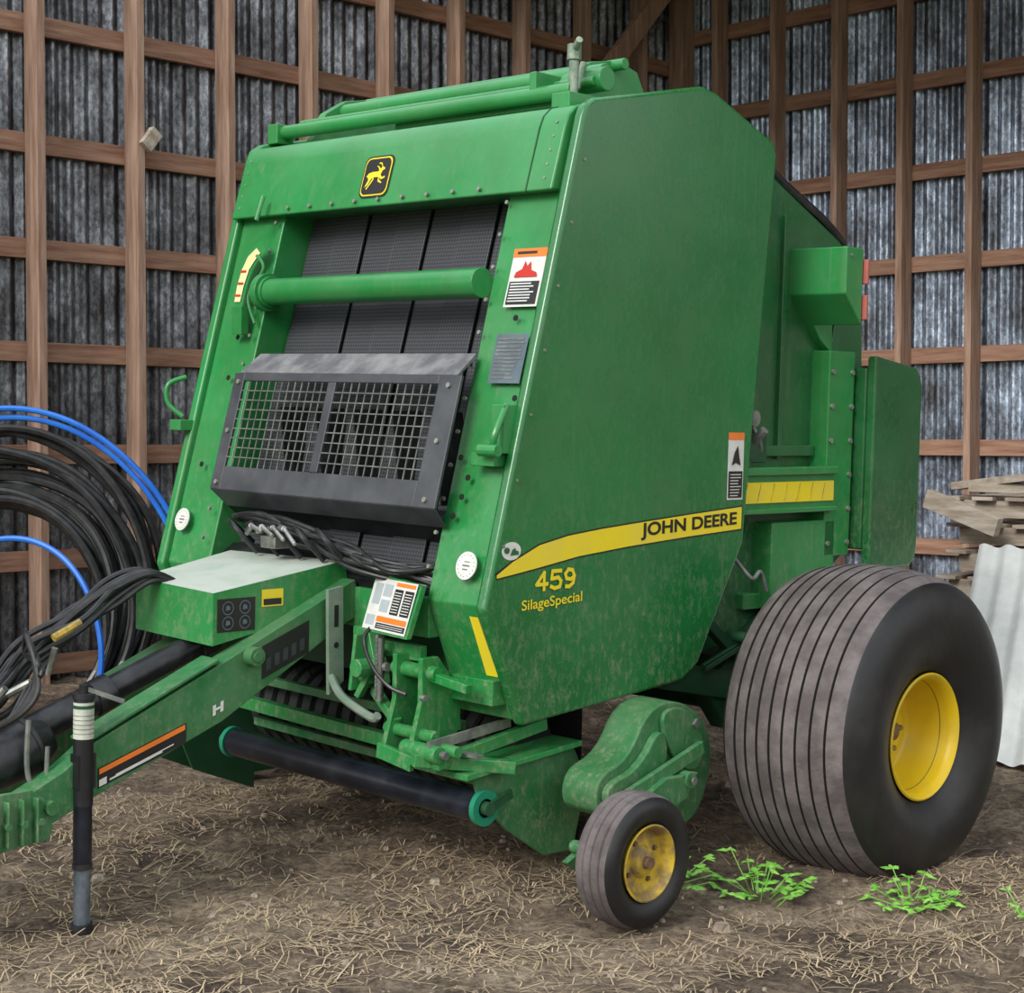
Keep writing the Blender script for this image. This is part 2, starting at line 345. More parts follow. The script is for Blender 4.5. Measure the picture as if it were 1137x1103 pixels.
# guard
G0=Vector((0,3.587,1.20)); G1=Vector((0,3.693,1.615)); GA,GB=-5.05,-3.87
gn=Vector((0,-(G1-G0).z,(G1-G0).y)).normalized()
def gp(u,v,o=0): 
    q=G0+(G1-G0)*v+gn*o; return Vector((GA+(GB-GA)*u,q.y,q.z))
b=MB()
def gplate(u0,u1,v0,v1,t=.012,mi=0):
    vs=[gp(u,v,o) for o in(0,t) for u,v in((u0,v0),(u1,v0),(u1,v1),(u0,v1))]
    b.add(vs,[(3,2,1,0),(4,5,6,7),(0,1,5,4),(1,2,6,5),(2,3,7,6),(3,0,4,7)],mi)
gplate(0,.05,0,1); gplate(.915,1,0,1); gplate(.05,.915,0,.2); gplate(.05,.915,.93,1.0); gplate(.455,.49,.2,.93,.014)
b.add([gp(0.02,1,.012),gp(.98,1,.012),Vector((GB-.03,3.77,1.69)),Vector((GA+.03,3.77,1.69)),gp(0.02,1,0),gp(.98,1,0),Vector((GB-.03,3.77,1.67)),Vector((GA+.03,3.77,1.67))],
      [(0,1,2,3),(4,7,6,5),(0,4,5,1),(1,5,6,2),(2,6,7,3),(3,7,4,0)],1)
b.add([gp(0,0,.012),gp(1,0,.012),Vector((GB-.02,3.64,1.14)),Vector((GA+.02,3.64,1.14)),gp(0,0,0),gp(1,0,0),Vector((GB-.02,3.65,1.145)),Vector((GA+.02,3.65,1.145))],
      [(0,1,2,3),(4,7,6,5),(0,4,5,1),(1,5,6,2),(2,6,7,3),(3,7,4,0)],0)
b.done('guard_frame',[GUARD,GUARDT],BAL,bevel=.004)
b=MB()
for u0,u1 in((.05,.455),(.49,.915)):
    n=13
    for i in range(1,n): 
        u=u0+(u1-u0)*i/n; b.beam(gp(u,.2,.006),gp(u,.93,.006),.004,.004)
    for i in range(1,9):
        v=.2+.73*i/9; b.beam(gp(u0,v,.009),gp(u1,v,.009),.004,.004)
b.done('guard_mesh',STEELD,BAL,smooth=False)
b=MB()
for u in(.03,.96):
    for v in(.06,.5,.92): b.cyl(gp(u,v,.012),gp(u,v,.020),.009,8)
b.done('guard_bolts',BOLT,BAL)
b=MB(); b.prism([(3.66,1.16),(3.95,.93),(3.97,.95),(3.70,1.19)],XJ,XI); b.prism([(3.64,.95),(3.72,1.0),(3.95,1.0),(3.95,.9),(3.64,.9)],XJ,XI); b.done('feed_apron',BLACK,BAL,bevel=.004)
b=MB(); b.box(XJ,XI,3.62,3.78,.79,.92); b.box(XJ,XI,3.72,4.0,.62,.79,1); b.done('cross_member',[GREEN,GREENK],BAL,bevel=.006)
# valves & hoses under guard
b=MB(); c=MB()
for i in range(11):
    x0=random.uniform(-5.02,-4.7); zz=.985+random.random()*.05
    b.tube([(x0,3.68,zz+.06),(x0+.1,3.60+random.uniform(-.03,.03),zz+.085),(x0+.28,3.56,zz+.09+random.uniform(-.03,.03)),(x0+.5,3.58,zz+.04),(x0+.72,3.55,zz+random.uniform(-.03,.03)),(-3.95,3.66,.97+random.uniform(-.03,.05))],.0095,8)
for i in range(5):
    x0=-4.9+.12*i; b.tube([(x0,3.66,1.02),(x0+.03,3.54,1.10),(x0+.12,3.50,1.08),(x0+.16,3.56,1.0)],.009,8)
b.done('hydraulic_hoses',HOSE,BAL)
c.box(-4.62,-4.54,3.48,3.54,1.03,1.07)
for i in range(4): 
    x=-4.72+i*.06; c.cyl((x,3.50,1.07+.01*i),(x+.05,3.48,1.10),.011,8); c.cyl((x+.05,3.48,1.10),(x+.12,3.47,1.085-.01*i),.008,8)
c.done('hydraulic_valve_block',STEEL,BAL,bevel=.003)

# top rolls
b=MB()
b.cyl((-5.34,4.08,2.545),(-3.80,4.08,2.545),.026,24); b.cyl((-5.3,4.16,2.585),(-3.78,4.16,2.585),.016,16)
b.cyl((-5.2,4.28,2.635),(-3.84,4.28,2.635),.032,28); b.cyl((-3.88,4.20,2.595),(-3.76,4.20,2.595),.040,28)
b.cyl((-5.2,4.40,2.685),(-3.86,4.40,2.685),.020,28)
for x in (-5.2,-3.93): b.prism([(4.1,2.48),(4.18,2.62),(4.28,2.68),(4.42,2.705),(4.52,2.68),(4.60,2.55)],x-.02,x+.02)
b.box(-5.36,-5.30,4.04,4.12,2.50,2.575)
b.box(-3.84,-3.76,4.02,4.2,2.48,2.53)
b.beam((-4.7,4.12,2.53),(-3.9,4.12,2.53),.02,.05)
b.box(-3.98,-3.95,4.06,4.3,2.54,2.62)
b.done('top_rolls',GREEN,BAL,bevel=.004)
b=MB(); b.cyl((-3.80,4.08,2.53),(-3.80,4.08,2.64),.016,16); b.cyl((-3.80,4.08,2.64),(-3.80,4.08,2.69),.023,8); b.cyl((-3.80,4.08,2.67),(-3.75,4.05,2.695),.012,8)
b.cyl((-3.84,4.14,2.56),(-3.84,4.17,2.65),.012,12); b.done('bleed_fitting',mat('green_grey_fitting',(.12,.2,.13),(.3,.34,.28),rough=.5,scale=30),BAL,bevel=.002)
b=MB(); b.tube([(-3.79,4.72,2.56),(-3.79,5.03,2.455),(-3.79,5.22,2.365),(-3.79,5.45,2.27),(-3.79,5.58,2.20),(-3.79,5.66,2.13)],.018,10); b.done('tailgate_seal',BLACK,BAL)

# tailgate details
b=MB()
b.box(-3.80,-3.70,5.43,5.60,.98,1.76); b.box(-3.79,-3.745,5.0,5.44,.8,.86)
b.prism([(5.1,.8),(5.1,1.12),(5.5,1.12),(5.5,.8)],-3.8,-3.70)
b.prism([(5.27,2.13),(5.38,2.13),(5.38,1.85),(5.27,1.96)],-3.79,-3.535)
b.prism([(5.27,1.98),(5.5,1.98),(5.5,1.75),(5.42,1.80)],-3.79,-3.74)
b.prism([(4.86,1.16),(5.47,1.16),(5.47,1.32),(4.86,1.32)],-3.78,-3.69)
b.box(-3.69,-3.67,4.86,5.47,1.295,1.325); b.box(-3.69,-3.67,4.86,5.47,1.155,1.175)
b.done('tailgate_frame',GREEN,BAL,bevel=.006)
b=MB(); b.prism([(5.62,.925),(5.91,.925),(5.95,.955),(5.96,1.0),(5.96,1.63),(5.945,1.68),(5.91,1.71),(5.64,1.745),(5.62,1.745)],-3.66,-3.62); b.box(-3.79,-3.66,5.62,5.85,1.0,1.7)
b.done('rear_side_shield',GREENR,BAL,bevel=.01)
b=MB(); b.box(-3.688,-3.684,4.87,5.46,1.195,1.27); b.done('rear_stripe_decal',DECY,BAL)
b=MB()
for k in range(7): b.beam((-3.6835,4.9+.08*k,1.20),(-3.6835,4.92+.08*k,1.265),.001,.004,0,up=(1,0,0))
b.done('rear_stripe_hatch',YELD,BAL)
LP=mat('lamp_pink',(.42,.12,.10),rough=.3)
b=MB(); b.box(-3.57,-3.52,5.385,5.40,2.0,2.09); b.box(-3.57,-3.52,5.385,5.40,1.87,1.96); b.done('marker_reflectors',LP,BAL,bevel=.004)
b=MB()
for yy in(5.45,5.58):
    for k in range(6): b.cyl((-3.70,yy,1.03+k*.13),(-3.692,yy,1.03+k*.13),.010,8)
b.cyl((-3.54,5.30,2.1),(-3.53,5.30,2.1),.006,8)
b.done('tailgate_bolts',BOLT,BAL)
b=MB(); b.tube([(-3.70,4.88,1.0),(-3.66,4.93,.93),(-3.66,4.98,.95),(-3.66,5.02,.88)],.008,8); b.cyl((-3.74,4.98,1.38),(-3.66,4.98,1.46),.016,10); b.cyl((-3.74,4.95,1.5),(-3.68,4.95,1.5),.03,12)
b.tube([(-3.74,4.98,1.5),(-3.70,5.0,1.42),(-3.72,5.04,1.36)],.01,8)
b.done('latch_rod',STEELD,BAL)
b=MB(); b.box(-3.78,-3.70,4.88,5.05,1.34,1.44); b.prism([(4.75,.55),(5.15,.80),(5.35,.80),(5.35,.42),(4.9,.38)],-3.80,-3.72); b.beam((-3.74,4.5,.62),(-3.74,5.1,.5),.06,.1)
b.beam((-3.72,4.75,.78),(-3.72,5.0,.60),.04,.04); b.cyl((-3.74,4.9,.72),(-3.64,4.9,.72),.02,12); b.cyl((-3.70,4.72,.62),(-3.70,4.98,.70),.018,12)
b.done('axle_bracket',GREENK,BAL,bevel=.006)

# --- bolts & holes on posts
b=MB()
for z in [1.02+.105*k for k in range(13)]:
    for x in(XI+.018,XJ-.018):
        p=Vector((x,yf(z)+.012,z)); b.cyl(p,p+NF*.008,.007,8)
for k in range(9):
    x=XJ+.08+k*.125; p=Vector((x,yf(2.222)-.022,2.222)); b.cyl(p,p+NF*.010,.007,8)
for k in range(7):
    z=1.1+.2*k; b.cyl((XN,yf(z)+.05,z),(XN+.004,yf(z)+.05,z),.005,8)
for k in range(5):
    z=2.24+.045*k; p=Vector((-3.74,3.885+(z-2.2)*.283,z)); b.cyl(p,p+NF*.005,.005,8)
    p=Vector((-5.33,3.885+(z-2.2)*.283,z)); b.cyl(p,p+NF*.005,.005,8)
b.done('frame_bolts',BOLT,BAL)
b=MB()
for z,x in((1.80,-3.77),(1.30,-3.83),(1.24,-3.84),(1.55,-3.70),(1.36,-3.88),(1.18,-3.86),(1.75,-5.2),(1.6,-5.2),(1.28,-5.24)):
    p=Vector((x,yf(z)+.0165,z)); b.cyl(p,p+NF*.003,.010,12)
b.done('frame_holes',VOID,BAL)

# --- decals
def fdec(name,xc,z0,z1,w,m,off=.0025,base=.0185):
    b=MB(); v=[]
    for x,z in((xc-w/2,z0),(xc+w/2,z0),(xc+w/2,z1),(xc-w/2,z1)):
        v.append(Vector((x,yf(z)+base,z))+NF*off)
    b.add(v,[(0,1,2,3)]); return b.done(name,m,BAL)
def flines(name,xc,z0,z1,w,n,m,off):
    b=MB()
    for k in range(n):
        z=z0+(z1-z0)*(k+.5)/n; h=(z1-z0)/n*.22; ww=w*random.uniform(.7,1)
        b.add([Vector((x,yf(q)+.0185,q))+NF*off for x,q in((xc-w/2,z-h),(xc-w/2+ww,z-h),(xc-w/2+ww,z+h),(xc-w/2,z+h))],[(0,1,2,3)])
    b.done(name,m,BAL)
def sdec(name,pts,m,x=XN+.0015):
    b=MB(); b.add([(x,y,z) for y,z in pts],[tuple(range(len(pts)))]); return b.done(name,m,BAL)
def rect(y0,y1,z0,z1): return [(y0,z0),(y1,z0),(y1,z1),(y0,z1)]
fdec('warning_decal_base',-3.765,1.835,2.02,.145,DECW)
fdec('warning_decal_frame',-3.765,1.993,2.02,.145,DECO,.004)
flines('warning_decal_title',-3.765,1.997,2.016,.11,1,DECK,.005)
b=MB(); b.add([Vector((-3.765+u,yf(1.95+v)+.0185,1.95+v))+NF*.0055 for u,v in((-.05,-.022),(.05,-.022),(.045,-.008),(.02,0),(.012,.028),(0,.012),(-.012,.03),(-.02,.004),(-.045,-.006))],[tuple(range(9))]); b.done('warning_decal_symbol',DECR,BAL)
fdec('warning_decal_text',-3.765,1.842,1.915,.13,DECK,.004)
flines('warning_decal_lines',-3.765,1.848,1.912,.115,7,GALV,.0055)
fdec('info_decal',-3.765,1.595,1.75,.14,DECG)
flines('info_decal_lines',-3.765,1.605,1.74,.12,11,STEELD,.004)
for nm,xc,zc,r in(('round_decal_near',-3.755,1.035,.044),('round_decal_far',-5.28,1.075,.042)):
    b=MB(); p=Vector((xc,yf(zc)+.018,zc)); b.cyl(p,p+NF*.004,r,32); b.done(nm,DECW,BAL)
    b=MB(); q=p+NF*.0042
    u=Vector((1,0,0)); v=NF.cross(u)
    for k in range(16):
        a=k*math.pi/8; c0=q+(u*math.cos(a)+v*math.sin(a))*r*.78; b.cyl(c0,c0+NF*.0008,r*.04,6)
    b.beam(q-u*r*.35,q+u*r*.35,.001,.005,up=v); b.beam(q-u*r*.25+v*.012,q+u*r*.3+v*.012,.001,.003,up=v); b.beam(q-u*r*.3-v*.012,q+u*r*.2-v*.012,.001,.004,up=v); b.done(nm+'_print',STEELD,BAL)
b=MB()
v=[]
for x,z in((-3.75,.69),(-3.70,.69),(-3.70,.88),(-3.75,.88)):
    v.append((x,3.61+(.915-z)*(.155/.365)-.003,z))
b.add(v,[(0,1,2,3)]); b.done('reflector_strip',DECY,BAL)
top=[(3.635,1.014),(3.70,1.050),(3.818,1.0975),(3.95,1.122),(4.1,1.137),(4.243,1.148),(4.55,1.170),(4.849,1.189)]
bot=[(4.849,1.112),(4.55,1.096),(4.243,1.076),(4.0,1.055),(3.818,1.028),(3.70,1.012),(3.635,1.004)]
sdec('swoosh_outline',[(y-(.006 if i<1 else 0),z+.005) for i,(y,z) in enumerate(top)]+[(y,z-.005) for y,z in bot],DECK,XN+.001)
sdec('swoosh_decal',[(min(y,4.843),z) for y,z in top+bot],DECY,XN+.002)
def text(name,s,y0,y1,z,h,m,rot=0.,off=.0,x=XN+.003,parent=BAL):
    cu=bpy.data.curves.new(name,'FONT'); cu.body=s; cu.size=1; cu.offset=off; cu.extrude=.0
    o=bpy.data.objects.new(name,cu); COL.objects.link(o); bpy.context.view_layer.update()
    dep=bpy.context.evaluated_depsgraph_get(); me=bpy.data.meshes.new_from_object(o.evaluated_get(dep)); bpy.data.objects.remove(o)
    xs=[v.co.x for v in me.vertices]; ys=[v.co.y for v in me.vertices]; mx0,mx1,my0,my1=min(xs),max(xs),min(ys),max(ys)
    sx=(y1-y0)/(mx1-mx0); sy=h/(my1-my0)
    for v in me.vertices:
        a=(v.co.x-mx0)*sx; bb=(v.co.y-my0)*sy
        v.co=(x,y0+a,z+bb+a*rot)
    me.materials.clear(); me.materials.append(m)
    q=bpy.data.objects.new(name,me); COL.objects.link(q); q.parent=parent; return q
text('brand_lettering','JOHN DEERE',4.30,4.815,1.092,.058,DECK,rot=.045,off=.03)
def stroke_digits():
    b=MB(); s=.012; H=.054; y=3.805; z=.958; W=.052
    def st(pts,k):
        for i in range(len(pts)-1):
            a=Vector((0,y+k+pts[i][0]*W,z+pts[i][1]*H+k*.03)); c=Vector((0,y+k+pts[i+1][0]*W,z+pts[i+1][1]*H+k*.03)); d=(c-a).normalized(); nrm=Vector((0,-d.z,d.y))*s*.5
            a-=d*s*.35; c+=d*s*.35
            b.add([Vector((XN+.003+.0002*i,0,0))+q for q in(a-nrm,c-nrm,c+nrm,a+nrm)],[(0,1,2,3)])
    st([(.72,0),(.72,1),(.05,.32),(1,.32)],0)
    st([(.95,1),(.2,1),(.12,.56),(.7,.62),(.95,.4),(.85,.08),(.4,0),(.05,.12)],.064)
    st([(.9,.62),(.75,.95),(.35,1),(.1,.75),(.2,.48),(.6,.42),(.9,.62),(.8,.2),(.45,0),(.15,.02)],.128)
    b.done('model_number',DECY,BAL)
stroke_digits()
text('model_subtitle','SilageSpecial',3.745,4.02,.888,.042,DECY,rot=.05,off=.012)
b=MB(); n=24; b.add([(XN+.002,3.695+.042*math.cos(t*2*math.pi/n),1.085+.028*math.sin(t*2*math.pi/n)) for t in range(n)],[tuple(range(n))]); b.done('oval_decal',DECW,BAL)
b=MB(); b.add([(XN+.003,3.675+.012*math.cos(t*2*math.pi/n),1.087+.010*math.sin(t*2*math.pi/n)) for t in range(n)],[tuple(range(n))]); b.add([(XN+.003,3.706+q[0],1.083+q[1]) for q in((-.016,-.012),(.022,-.010),(.02,0),(.008,.004),(.004,.012),(-.008,.006))],[tuple(range(6))]); b.done('oval_decal_mark',GREENR,BAL)
sdec('side_warning_base',rect(4.755,4.845,1.215,1.45),DECW); sdec('side_warning_top',rect(4.755,4.845,1.425,1.45),DECO,XN+.003); sdec('side_warning_text',rect(4.761,4.839,1.222,1.315),DECK,XN+.003); sdec('side_warning_symbol',[(4.775,1.335),(4.80,1.345),(4.825,1.335),(4.815,1.37),(4.808,1.405),(4.79,1.38)],DECK,XN+.0045)
b=MB()
for k in range(8): b.add([(XN+.0045,y,z) for y,z in rect(4.768,4.768+.064*random.uniform(.7,1),1.228+k*.0105,1.231+k*.0105)],[(0,1,2,3)])
b.done('side_warning_lines',DECW,BAL)
def hpt(u,v,o):
    z=2.305+v; yb=3.882+(z-2.20)*(.058/.205); return Vector((-4.56+u,yb,z))+NF*o
def badge(name,pts,m,o):
    b=MB(); b.add([hpt(u,v,o) for u,v in pts],[tuple(range(len(pts)))]); b.done(name,m,BAL)
def rr(w,h,r):
    out=[]
    for cx,cy,a0 in((w-r,h-r,0),(-w+r,h-r,90),(-w+r,-h+r,180),(w-r,-h+r,270)):
        for k in range(5): a=math.radians(a0+k*22.5); out.append((cx+r*math.cos(a),cy+r*math.sin(a)))
    return out
badge('badge_border_outer',rr(.076,.074,.026),DECK,.003); badge('badge_border',rr(.070,.068,.024),DECY,.0045); badge('badge_field',rr(.065,.063,.022),DECK,.006)
deer=[(-.050,.0),(-.040,.012),(-.02,.016),(.008,.016),(.020,.026),(.026,.034),(.042,.026),(.040,.022),(.030,.018),(.024,.004),(.034,-.006),(.048,-.002),(.050,-.008),(.032,-.014),(.014,-.004),(-.010,-.004),(-.022,-.010),(-.034,-.03),(-.048,-.038),(-.044,-.028),(-.036,-.012),(-.042,-.002)]
badge('badge_deer',deer,DECY,.0075)
badge('badge_antler_a',[(.022,.034),(.026,.034),(.020,.046),(.006,.048),(.004,.044),(.016,.042)],DECY,.0075)
badge('badge_antler_b',[(.012,.018),(.018,.026),(.004,.036),(-.006,.036),(.006,.030)],DECY,.0075)
badge('badge_leg',[(-.01,-.002),(-.016,-.012),(-.040,-.044),(-.034,-.046),(-.008,-.012)],DECY,.0075)
badge('badge_foreleg',[(.014,.0),(.022,-.014),(.038,-.024),(.036,-.028),(.016,-.02)],DECY,.0075)
# bale size indicator on far post
b=MB(); pts=[(-5.15,2.08),(-5.19,2.05),(-5.21,2.0),(-5.215,1.94),(-5.21,1.88),(-5.175,1.88),(-5.175,1.94),(-5.165,2.0),(-5.145,2.03),(-5.12,2.06)]
b.add([Vector((x,yf(z)-.03,z)) for x,z in pts],[tuple(range(len(pts)))]); b.done('bale_size_scale',mat('faded_yellow',(.75,.62,.30),rough=.5),BAL)
b=MB(); b.add([Vector((x-.006,yf(z)-.026,z*1.0)) for x,z in [(-5.13,2.11),(-5.20,2.07),(-5.23,2.0),(-5.235,1.86),(-5.155,1.86),(-5.155,1.94),(-5.145,2.0),(-5.125,2.03),(-5.09,2.07)]],[tuple(range(9))])
b.tube([(-5.12,3.82,2.05),(-5.08,3.82,2.0),(-5.14,3.8,1.9),(-5.1,3.8,1.8)],.006,8); b.box(-5.2,-5.14,3.77,3.80,1.76,1.86); b.cyl((-5.14,3.83,2.18),(-5.14,3.86,2.27),.009,8)
b.done('indicator_bracket',GREEN,BAL)
b=MB()
for k in range(3): 
    z=1.9+.045*k; b.add([Vector((x,yf(q)-.033,q)) for x,q in((-5.21,z),(-5.178,z),(-5.178,z+.008),(-5.21,z+.008))],[(0,1,2,3)])
b.done('scale_marks',DECR,BAL)
b=MB()
b.box(-3.80,-3.70,3.66,3.73,1.34,1.38); b.tube([(-3.72,3.68,1.36),(-3.68,3.64,1.43),(-3.69,3.70,1.53)],.012,8); b.cyl((-3.74,3.64,1.39),(-3.66,3.64,1.39),.02,12); b.box(-3.735,-3.68,3.68,3.74,1.38,1.53)
b.tube([(-5.40,3.70,1.45),(-5.44,3.66,1.50),(-5.44,3.66,1.57),(-5.41,3.72,1.60)],.010,8); b.box(-5.43,-5.36,3.66,3.72,1.40,1.44)
b.done('shield_latches',GREEN,BAL,bevel=.003)

# ---- tongue
tong=[(1.75,.27),(1.75,.37),(2.42,.395),(2.55,.455),(2.65,.525),(3.1,.718),(3.62,.945),(3.66,.83),(3.58,.80),(3.1,.535),(2.65,.365),(2.46,.285),(2.3,.285)]
b=MB(); b.prism(tong,-4.37,-4.29); b.prism(tong,-4.70,-4.62)
b.box(-4.62,-4.37,2.0,2.06,.28,.36); b.box(-4.62,-4.37,2.4,2.43,.30,.37)
b.prism([(2.30,.25),(2.50,.27),(2.52,.36),(2.44,.42),(2.30,.42)],-4.29,-4.275); b.prism([(2.1,.22),(2.34,.24),(2.34,.30),(2.1,.30)],-4.40,-4.26)
for k in range(4): b.box(-4.285,-4.25,2.31+.045*k,2.318+.045*k,.27,.40)
b.beam((-4.33,2.62,.53),(-4.33,3.08,.727),.09,.012)
b.done('tongue_beams',GREEND,BAL,bevel=.006)
b=MB()
cv=[(-4.70,3.05,.78),(-4.35,3.10,.76),(-4.35,3.66,.86),(-5.0,3.64,.84),(-4.70,3.05,.945),(-4.35,3.10,.925),(-4.35,3.62,1.0),(-4.98,3.62,.985)]
b.add(cv,[(3,2,1,0),(0,1,5,4),(1,2,6,5),(2,3,7,6),(3,0,4,7)]); b.add([cv[4],cv[5],cv[6],cv[7]],[(0,1,2),(0,2,3)],1)
b.done('gearbox_cover',[GREEN,DUSTY],BAL)
xs=-4.3485
sdec('tongue_decal_black',rect(3.115,3.26,.80,.905),DECK,xs)
b=MB()
for yy in(3.155,3.22):
    for zz in (.828,.875):
        for k in range(12):
            a0=k*math.pi/6; a1=a0+math.pi/6
            b.add([(xs+.0012,yy+r*math.cos(a),zz+r*math.sin(a)) for r,a in((.019,a0),(.019,a1),(.022,a1),(.022,a0))],[(0,1,2,3)])
        b.add([(xs+.0012,yy+q[0],zz+q[1]) for q in((-.009,-.008),(.009,-.005),(.007,.006),(-.006,.009))],[(0,1,2,3)])
b.done('tongue_decal_rings',DECG,BAL)
sdec('tongue_decal_yellow',rect(3.285,3.37,.87,.925),DECY,xs)
sdec('tongue_decal_yellow_text',rect(3.292,3.363,.875,.895),DECK,xs+.001)
xb=-4.2885
sdec('tongue_decal_lower',[(3.245,.65),(3.43,.72),(3.43,.825),(3.245,.755)],DECK,xb)
b=MB()
for k in range(5): b.add([(xb+.001,3.26+.033*k+q[0],.675+.0125*k+q[1]) for q in((0,0),(.02,.007),(.02,.045),(0,.04))],[(0,1,2,3)])
b.done('tongue_decal_lower_print',mat('decal_dim_print',(.03,.035,.04),rough=.5),BAL)
sdec('beam_warning_base',[(2.66,.388),(2.965,.486),(2.965,.546),(2.66,.448)],DECK,xb)
sdec('beam_warning_orange',[(2.665,.430),(2.96,.526),(2.96,.542),(2.665,.446)],DECO,xb+.001)
sdec('beam_warning_text',[(2.70,.408),(2.88,.467),(2.88,.473),(2.70,.414)],DECW,xb+.001)
sdec('beam_warning_text_b',[(2.72,.420),(2.92,.485),(2.92,.489),(2.72,.424)],DECW,xb+.001)
sdec('beam_warning_symbol',[(2.665,.394),(2.69,.402),(2.69,.422),(2.665,.414)],DECW,xb+.001)
text('beam_letter','H',3.06,3.10,.555,.032,DECW,rot=.35,off=.05,x=xb+.001)
b=MB(); b.cyl((-4.29,3.20,.73),(-4.25,3.20,.73),.030,16); b.cyl((-4.25,3.20,.73),(-4.245,3.20,.73),.018,16); b.cyl((-4.29,2.50,.36),(-4.26,2.50,.36),.022,12)
for k in range(3): b.cyl((-4.29,2.36+.05*k,.33),(-4.25,2.36+.05*k,.33),.012,8)
b.done('tongue_pins',GREEND,BAL,bevel=.003)
b=MB(); b.prism([(3.48,.92),(3.54,.93),(3.55,.62),(3.49,.58)],-4.27,-4.255); b.tube([(-4.26,3.5,.64),(-4.2,3.5,.58),(-4.08,3.52,.53),(-4.05,3.52,.54)],.014,8)
b.done('slotted_bracket',mat('dusty_bracket',(.12,.2,.13),(.2,.24,.2),rough=.7,scale=12),BAL,bevel=.002)
b=MB(); b.box(-4.2545,-4.2535,3.505,3.522,.80,.87); b.cyl((-4.2545,3.515,.74),(-4.2535,3.515,.74),.01,12); b.done('bracket_slots',VOID,BAL)
b=MB(); b.add([(-4.16,3.60,.98),(-3.90,3.56,.96),(-3.90,3.50,.80),(-4.16,3.54,.80),(-4.16,3.62,.98),(-3.90,3.58,.96),(-3.90,3.52,.80),(-4.16,3.56,.80)],[(0,1,2,3),(4,7,6,5),(0,4,5,1),(1,5,6,2),(2,6,7,3),(3,7,4,0)]); b.done('decal_plate',GREEN,BAL)
def pl(u,v,o=0): 
    a=Vector((-4.16,3.54,.80)); ux=Vector((.26,-.04,0)); vz=Vector((0,.06,.17))
    n=ux.cross(vz).normalized(); 
    if n.y>0:n=-n
    return a+ux*u+vz*v+n*o
def pdec(nm,rs,m,o): 
    b=MB()
    for u0,u1,v0,v1 in rs: b.add([pl(u0,v0,o),pl(u1,v0,o),pl(u1,v1,o),pl(u0,v1,o)],[(0,1,2,3)])
    b.done(nm,m,BAL)
pdec('plate_decal_white',[(.02,.96,.04,.97)],DECW,.004); pdec('plate_decal_orange',[(.52,.93,.87,.94),(.28,.93,.2,.30)],DECO,.005)
pdec('plate_decal_dark',[(.52,.7,.36,.82),(.74,.93,.36,.82),(.30,.93,.08,.18)],DECK,.005); pdec('plate_decal_dark_b',[(.08,.24,.5,.88),(.28,.46,.66,.88),(.28,.46,.38,.6),(.06,.24,.12,.3)],mat('decal_pale',(.35,.40,.42),rough=.5),.005)
pdec('plate_decal_lines',[(.54,.68,.4+.05*k,.415+.05*k) for k in range(8)]+[(.76,.91,.4+.05*k,.415+.05*k) for k in range(8)]+[(.33,.9,.105+.035*k,.115+.035*k) for k in range(2)],DECW,.006)
# PTO shaft
b=MB(); b.cyl((-4.5,3.25,.785),(-4.5,2.80,.62),.040,28); b.cyl((-4.5,2.80,.62),(-4.5,2.50,.51),.048,28); b.cyl((-4.5,2.83,.63),(-4.5,2.77,.608),.056,28)
b.cyl((-4.47,2.60,.52),(-4.47,2.54,.50),.055,28,0,.088); b.cyl((-4.47,2.54,.50),(-4.47,2.40,.455),.088,28,0,.078); b.cyl((-4.5,3.14,.745),(-4.5,3.2,.768),.055,24)
b.cyl((-4.47,2.545,.502),(-4.47,2.53,.497),.092,28)
b.done('driveline_shaft',BLACK,BAL,bevel=.003)
# front hose bundle
b=MB()
for i in range(12):
    dx=random.uniform(-.06,.06); dz=random.uniform(-.04,.05); k=random.uniform(-.05,.05)
    b.tube([(-4.62+dx*.5,3.18,.91),(-4.63+dx,3.04,.955+dz*.4),(-4.65+dx,2.92,.90+dz),(-4.66+dx+k,2.78,.81+dz),(-4.66+dx,2.62,.70+dz+k),(-4.6+dx-k,2.48,.61+dz),(-4.6+dx,2.3,.58+k),(-4.58,2.1,.60+dz)],.0105,8)
for i in range(4):
    b.tube([(-4.6,2.6,.75),(-4.45+.03*i,2.52,.83-.03*i),(-4.35-.02*i,2.5,.68),(-4.42,2.42,.58),(-4.6,2.35,.55+.03*i)],.009,8)
b.done('hitch_hoses',HOSE,BAL)
b=MB(); b.cyl((-4.54,2.66,.80),(-4.54,2.75,.84),.013,8); b.done('hose_marker',YELD,BAL)
b=MB(); b.cyl((-4.50,2.62,.70),(-4.48,2.63,.78),.010,8); b.cyl((-4.52,2.5,.65),(-4.46,2.54,.69),.012,8); b.cyl((-4.5,2.44,.63),(-4.46,2.46,.68),.012,8); b.done('hose_couplers',STEEL,BAL)
# jack stand
jx,jy=-4.285,2.61
b=MB(); b.cyl((jx,jy,.35),(jx,jy,.66),.029,24); b.cyl((jx,jy,.17),(jx,jy,.36),.027,24,1); b.cyl((jx,jy,.0),(jx,jy,.18),.024,24,3); b.cyl((jx,jy,-.03),(jx,jy,.005),.032,24,0); b.cyl((jx,jy,.165),(jx,jy,.18),.029,24,0)
b.cyl((jx,jy,.66),(jx,jy,.675),.033,24); b.cyl((jx,jy,.675),(jx,jy,.70),.014,12); b.beam((jx,jy,.69),(jx+.07,jy+.09,.65),.012,.012,2)
b.box(jx-.02,jx+.02,jy-.03,jy+.03,.40,.50)
b.tube([(jx-.03,jy-.02,.44),(jx-.06,jy-.09,.40),(jx-.08,jy-.13,.44),(jx-.08,jy-.13,.60)],.008,8,2)
b.tube([(jx-.02,jy-.04,.36),(jx-.04,jy-.06,.34),(jx-.06,jy-.08,.40),(jx-.06,jy-.08,.52)],.007,8,2)
